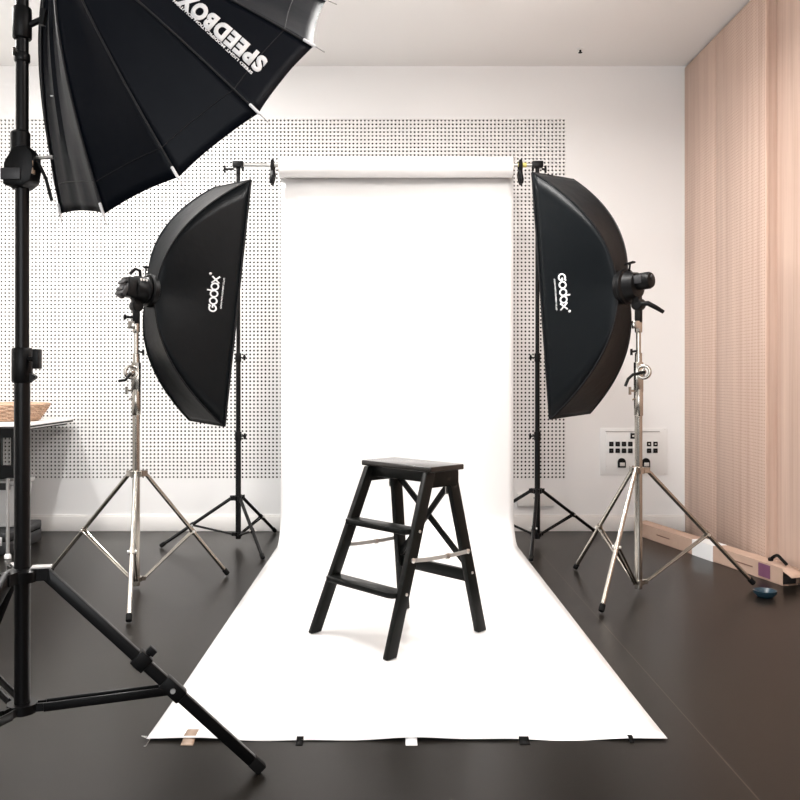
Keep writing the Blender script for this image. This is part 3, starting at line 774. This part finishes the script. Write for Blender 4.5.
m = MB().tube([(1.135,4.94,CEIL-.005),(1.135,4.94,CEIL-.020)], .006, 10); m.lathe([(.004,0),(.012,.002),(.012,.004),(.004,.006)], (1.135,4.94,CEIL-.026), n=14); m.build('nozzle', M['blackplastic'], t, t)

# ------------------------------------------------------------------ long cardboard box along the right wall
def long_box():
    a = V((1.497,5.105,0)); d = V((.300,-1.263,0)); L = d.length; d.normalize(); n = V((-d.y, d.x, 0)); n = n if n.x > 0 else -n
    h, w = .079, .082
    t = thing('cardboard_box', 'long narrow cardboard box on the floor against the wood wall', 'box', a+d*L*.5)
    P = lambda x, y, z: a+d*x+n*y+V((0,0,z))
    T = .004; e = L
    m = MB()
    def pl(p0, p1, p2, p3, th):
        k = (p1-p0).cross(p3-p0).normalized()*th; m.hexa([p0,p1,p2,p3],[p0+k,p1+k,p2+k,p3+k])
    pl(P(0,0,.001),P(e,0,.001),P(e,0,h),P(0,0,h), -T*.5)                    # front
    pl(P(0,w,.001),P(e,w,.001),P(e,w,h),P(0,w,h), T*.5)                     # back
    pl(P(0,0,h),P(e-.10,0,h),P(e-.10,w,h),P(0,w,h), T*.5)                   # top
    pl(P(0,0,.001),P(e,0,.001),P(e,w,.001),P(0,w,.001), T*.5)               # bottom
    pl(P(.003,0,.001),P(.003,w,.001),P(.003,w,h),P(.003,0,h), T*.5)         # closed end
    m.build('carton', M['card'], t, t)
    MB().grid(lambda u, v: P(e-.10+.16*u, w*v, h+.002-.030*u*u), 6, 3).build('open_flap', M['card'], t, t, solid=.003)
    MB().hexa([P(e-.09,.006,.006),P(e-.006,.006,.006),P(e-.006,w-.006,.006),P(e-.09,w-.006,.006)],[P(e-.09,.006,h-.034),P(e-.006,.006,h-.034),P(e-.006,w-.006,h-.034),P(e-.09,w-.006,h-.034)]).build('interior_shade', M['darkbox'], t, t, bevel=.002)  # dark block put in as the shade inside the open end
    MB().hexa([P(.60,-.003,.0),P(.78,-.003,.0),P(.78,w+.0,.0),P(.60,w,.0)],[P(.60,-.003,h+.003),P(.78,-.003,h+.003),P(.78,w,h+.003),P(.60,w,h+.003)]).build('paper_wrap', M['white'], t, t)
    MB().hexa([P(1.135,-.003,.012),P(1.215,-.003,.012),P(1.215,0,.012),P(1.135,0,.012)],[P(1.135,-.003,h-.006),P(1.215,-.003,h-.006),P(1.215,0,h-.006),P(1.135,0,h-.006)]).build('label_sticker', M['purple'], t, t)
    for x, ln in ((.25,.13),(.92,.17)):
        MB().hexa([P(x,-.0025,.040),P(x+ln,-.0025,.040),P(x+ln,0,.040),P(x,0,.040)],[P(x,-.0025,.045),P(x+ln,-.0025,.045),P(x+ln,0,.045),P(x,0,.045)]).build('printed_line', M['print'], t, t)
    # black strap lying over the open end
    c = P(e-.085,.046,h+.003)
    s = thing('cable_loop', 'black cable loop lying on the end of the long cardboard box', 'cable', c)
    MB().tube([c-d*.055*math.cos(q)+V((0,0,.006+.028*math.sin(q)))+n*.012*math.sin(2*q) for q in [PI*i/14 for i in range(15)]], .0075, 10).build('cable', M['rubber'], s, s)
    MB().tube([c-d*.062+V((0,0,.006)), c-d*.046+V((0,0,.010))], .0095, 10).build('plug', M['blackplastic'], s, s)
long_box()
c = G(765,597)
t = thing('shallow_dish', 'small blue shallow dish on the dark floor by the stand foot', 'dish', c)
MB().lathe([(.0,.012),(.030,.013),(.044,.029),(.049,.030),(.047,.018),(.032,.002),(.0,.0005)], c, n=32, caps=False).build('bowl', M['bluerubber'], t, t)

# ------------------------------------------------------------------ table corner at the left with basket, chair, bin, case
def table():
    x1, yb, yf, z = -1.902, 5.19, 4.47, .690; x0 = -3.1
    t = thing('table', 'white table with black edge at the left wall end', 'table', ((x0+x1)/2,(yb+yf)/2,0))
    slab(MB(), x0, x1, yf, yb, z-.008, z).build('tabletop', M['tabletop'], t, t, bevel=.002)
    slab(MB(), x0+.002, x1-.002, yf+.002, yb-.002, z-.016, z-.008).build('edge_band', M['blackplastic'], t, t)
    slab(MB(), x0+.004, x1-.004, yf+.004, yb-.004, z-.022, z-.016).build('underlay', M['tabletop'], t, t)
    slab(MB(), x0+.03, x1-.03, yf+.05, yb-.03, z-.034, z-.022).build('under_frame', M['blackplastic'], t, t)
    for x in (x0+.06,):
        for y in (yf+.08, yb-.08): MB().tube([(x,y,.0),(x,y,z-.03)], .014, 12).build('leg', M['greysteel'], t, t)
    for y in (yb-.06,): MB().tube([(x1-.33,y,.0),(x1-.33,y,z-.03)], .014, 12).build('leg', M['greysteel'], t, t)
    MB().tube([(x1-.45,yf+.06,.0),(x1-.45,yf+.06,z-.03)], .014, 12).build('leg', M['greysteel'], t, t)
table()
def basket():
    c = V((-2.205,4.94,.690)); t = thing('wicker_basket', 'shallow woven wicker basket on the white table', 'basket', c)
    a0, b0, a1, b1, hh = .185,.125,.245,.165,.098; n = 72
    w = MB(); rows = 8
    for r in range(rows):
        f = (r+.5)/rows; A, Bq = a0+(a1-a0)*f, b0+(b1-b0)*f
        w.tube([c+V((( A+.0055*(1 if (j//2+r)%2 else -1))*math.cos(2*PI*j/n), (Bq+.0055*(1 if (j//2+r)%2 else -1))*math.sin(2*PI*j/n), .006+(hh-.012)*f)) for j in range(n)], .0056, 6, closed=True)
    w.build('woven_side', M['wicker'], t, t)
    s = MB()
    for j in range(36):
        q = 2*PI*j/36; s.tube([c+V((a0*math.cos(q), b0*math.sin(q), .004)), c+V((a1*math.cos(q), b1*math.sin(q), hh-.004))], .0028, 6)
    s.build('stakes', M['wicker'], t, t)
    MB().tube([c+V(((a1+.002)*math.cos(2*PI*j/48), (b1+.002)*math.sin(2*PI*j/48), hh)) for j in range(48)], .008, 8, closed=True).build('rim', M['wicker'], t, t)
    MB().hexa([c+V((a0*math.cos(2*PI*j/32), b0*math.sin(2*PI*j/32), .001)) for j in range(32)], [c+V((a0*math.cos(2*PI*j/32), b0*math.sin(2*PI*j/32), .006)) for j in range(32)]).build('base', M['wicker'], t, t)
basket()
def chair():
    x1, x0, yb, yf = -1.91, -2.37, 4.40, 4.80
    t = thing('chair', 'low black chair with slotted back tucked under the white table', 'chair', ((x0+x1)/2,(yb+yf)/2,0))
    m = MB(); ya = yb-.026
    slab(m, x0, x1+.02, ya, ya+.022, .632, .682); slab(m, x0, x1+.02, ya, ya+.022, .425, .490)
    for a, b in ((-2.37,-2.33),(-2.28,-2.21),(-2.16,-2.08),(-2.03,-1.975),(-1.925,x1+.02)): slab(m, a, b, ya, ya+.022, .490, .632)
    m.build('backrest', M['blackplastic'], t, t)
    slab(MB(), x0, x1-.06, yb, yf-.12, .415, .445).build('seat', M['blackplastic'], t, t, bevel=.01)
    for x in (x0+.02, x1-.052):
        for y in (yb+.02, yf-.14):
            l = MB().tube([(x,y,.02),(x,y,.418)], .009, 10).build('leg', M['greysteel'], t, t)
            MB().lathe([(.010,0),(.018,.002),(.018,.016),(.011,.026)], (x,y,.0), n=14).build('foot', M['plate'], l, t)
chair()
def storage_bin():
    x0, x1, y0, y1 = -2.33, -1.985, 4.60, 4.80; zb = .1255
    t = thing('storage_bin', 'frosted white plastic storage bin on the dark case under the table', 'bin', ((x0+x1)/2,(y0+y1)/2,zb))
    b = [V((x0+.02,y0+.02,zb)),V((x1-.02,y0+.02,zb)),V((x1-.02,y1-.02,zb)),V((x0+.02,y1-.02,zb))]; tp = [V((x0,y0,.36)),V((x1,y0,.36)),V((x1,y1,.36)),V((x0,y1,.36))]
    MB().hexa(b, tp).build('body', M['bin'], t, t, bevel=.015)
    slab(MB(), x0-.005, x1+.005, y0-.01, y1+.01, .36, .385).build('lid', M['bin'], t, t, bevel=.006)
    slab(MB(), x1-.16, x1-.04, y0-.018, y0-.004, .335, .372).build('latch', M['darkbox'], t, t, bevel=.003)
storage_bin()
def case():
    x0, x1, y0, y1 = -2.33, -1.978, 4.48, 4.90
    t = thing('equipment_case', 'dark grey equipment case on the floor under the table', 'case', ((x0+x1)/2,(y0+y1)/2,0))
    slab(MB(), x0, x1, y0, y1, .004, .075).build('case_body', M['darkbox'], t, t, bevel=.008)
    slab(MB(), x0, x1, y0, y1, .079, .125).build('case_lid', M['darkbox'], t, t, bevel=.008)
    slab(MB(), x0+.004, x1-.004, y0+.004, y1-.004, .074, .080).build('seam', M['rubber'], t, t)
    for x in (x0+.08, x1-.06): slab(MB(), x-.02, x+.02, y0-.006, y0+.002, .055, .10).build('latch', M['silver'], t, t, bevel=.002)
case()

# ------------------------------------------------------------------ lamps: the first follows the table shadow, the others are added
def lamp(x, y, z, w, l, power, up, label, col=(1,.978,.955)):
    t = thing('ceiling_lamp', label, 'lamp', (x,y,CEIL), 'ceiling lamps')
    slab(MB(), x-w/2-.02, x+w/2+.02, y-l/2-.02, y+l/2+.02, z, z+.03).build('housing', M['lampwhite'], t, t)
    slab(MB(), x-w/2, x+w/2, y-l/2, y+l/2, z-.006, z+.002).build('diffuser', M['lampglow'], t, t)
    for q in (-1, 1):
        if z < CEIL-.1: MB().tube([(x,y+q*l*.4,z+.03),(x,y+q*l*.4,CEIL)], .003, 8).build('hanging_wire', M['steel'], t, t)
    for e, dz, rx in ((power, -.012, 0), (up, .04, PI)):
        if not e: continue
        li = bpy.data.lights.new('lamp_light', 'AREA'); li.shape = 'RECTANGLE'; li.size = w; li.size_y = l; li.energy = e; li.color = col
        o = bpy.data.objects.new('lamp_light', li); COL.objects.link(o); o.location = (x, y, z+dz); o.rotation_euler = (rx, 0, 0); o.parent = t; o.matrix_parent_inverse = Matrix.Translation(-V(t.location))
lamp(-1.415, 4.16, CEIL-.03, .10, .10, 36, 0, 'small square ceiling lamp near the perforated wall')
lamp(.55, 3.0, CEIL-.30, .14, 1.2, 38, 22, 'unseen long hanging fill lamp added above the step stool')  # added fill, also throws light up at the ceiling
lamp(.45, 4.16, CEIL-.03, .10, .10, 5, 0, 'unseen small square fill lamp added on the ceiling for the right softbox')  # added to lift the top panel of the right softbox
lamp(1.15, 1.2, CEIL-.30, .14, 1.2, 18, 4, 'unseen long hanging fill lamp added nearest the wood wall')  # invented lamp out of view, gives weak fill
lamp(-2.45, 3.1, CEIL-.30, .14, 1.2, 29, 40, 'unseen long hanging fill lamp added nearest the left wall')  # added mainly for its upward light on the left ceiling
li = bpy.data.lights.new('window_fill_light', 'AREA'); li.shape = 'RECTANGLE'; li.size = WX1-WX0; li.size_y = WZ1-WZ0; li.energy = 60; li.color = (.97,.985,1)  # soft fill placed at the added window
o = bpy.data.objects.new('window_fill_light', li); COL.objects.link(o); o.location = ((WX0+WX1)/2, BY-.04, (WZ0+WZ1)/2); o.rotation_euler = (PI/2, 0, 0)
w = bpy.data.worlds.new('World'); S.world = w; w.use_nodes = True
w.node_tree.nodes['Background'].inputs[0].default_value = (.8,.85,.9,1); w.node_tree.nodes['Background'].inputs[1].default_value = .4

# ------------------------------------------------------------------ camera and view
cd = bpy.data.cameras.new('camera'); cd.sensor_width = 36; cd.lens = 36*F/800; cd.shift_x = 15/800; cd.shift_y = -23/800; cd.clip_start = .05
cam = bpy.data.objects.new('camera', cd); COL.objects.link(cam); cam.location = (0,0,H); cam.rotation_euler = (PI/2,0,0); S.camera = cam
vs = S.view_settings; S.display_settings.display_device = 'sRGB'
vs.view_transform = 'Standard'; vs.look = 'None'; vs.exposure = 0.46; vs.gamma = 1.0; vs.use_curve_mapping = False
S.cycles.max_bounces = 8; S.cycles.diffuse_bounces = 5; S.cycles.glossy_bounces = 4; S.cycles.use_denoising = True
S.cycles.sample_clamp_indirect = 6.0
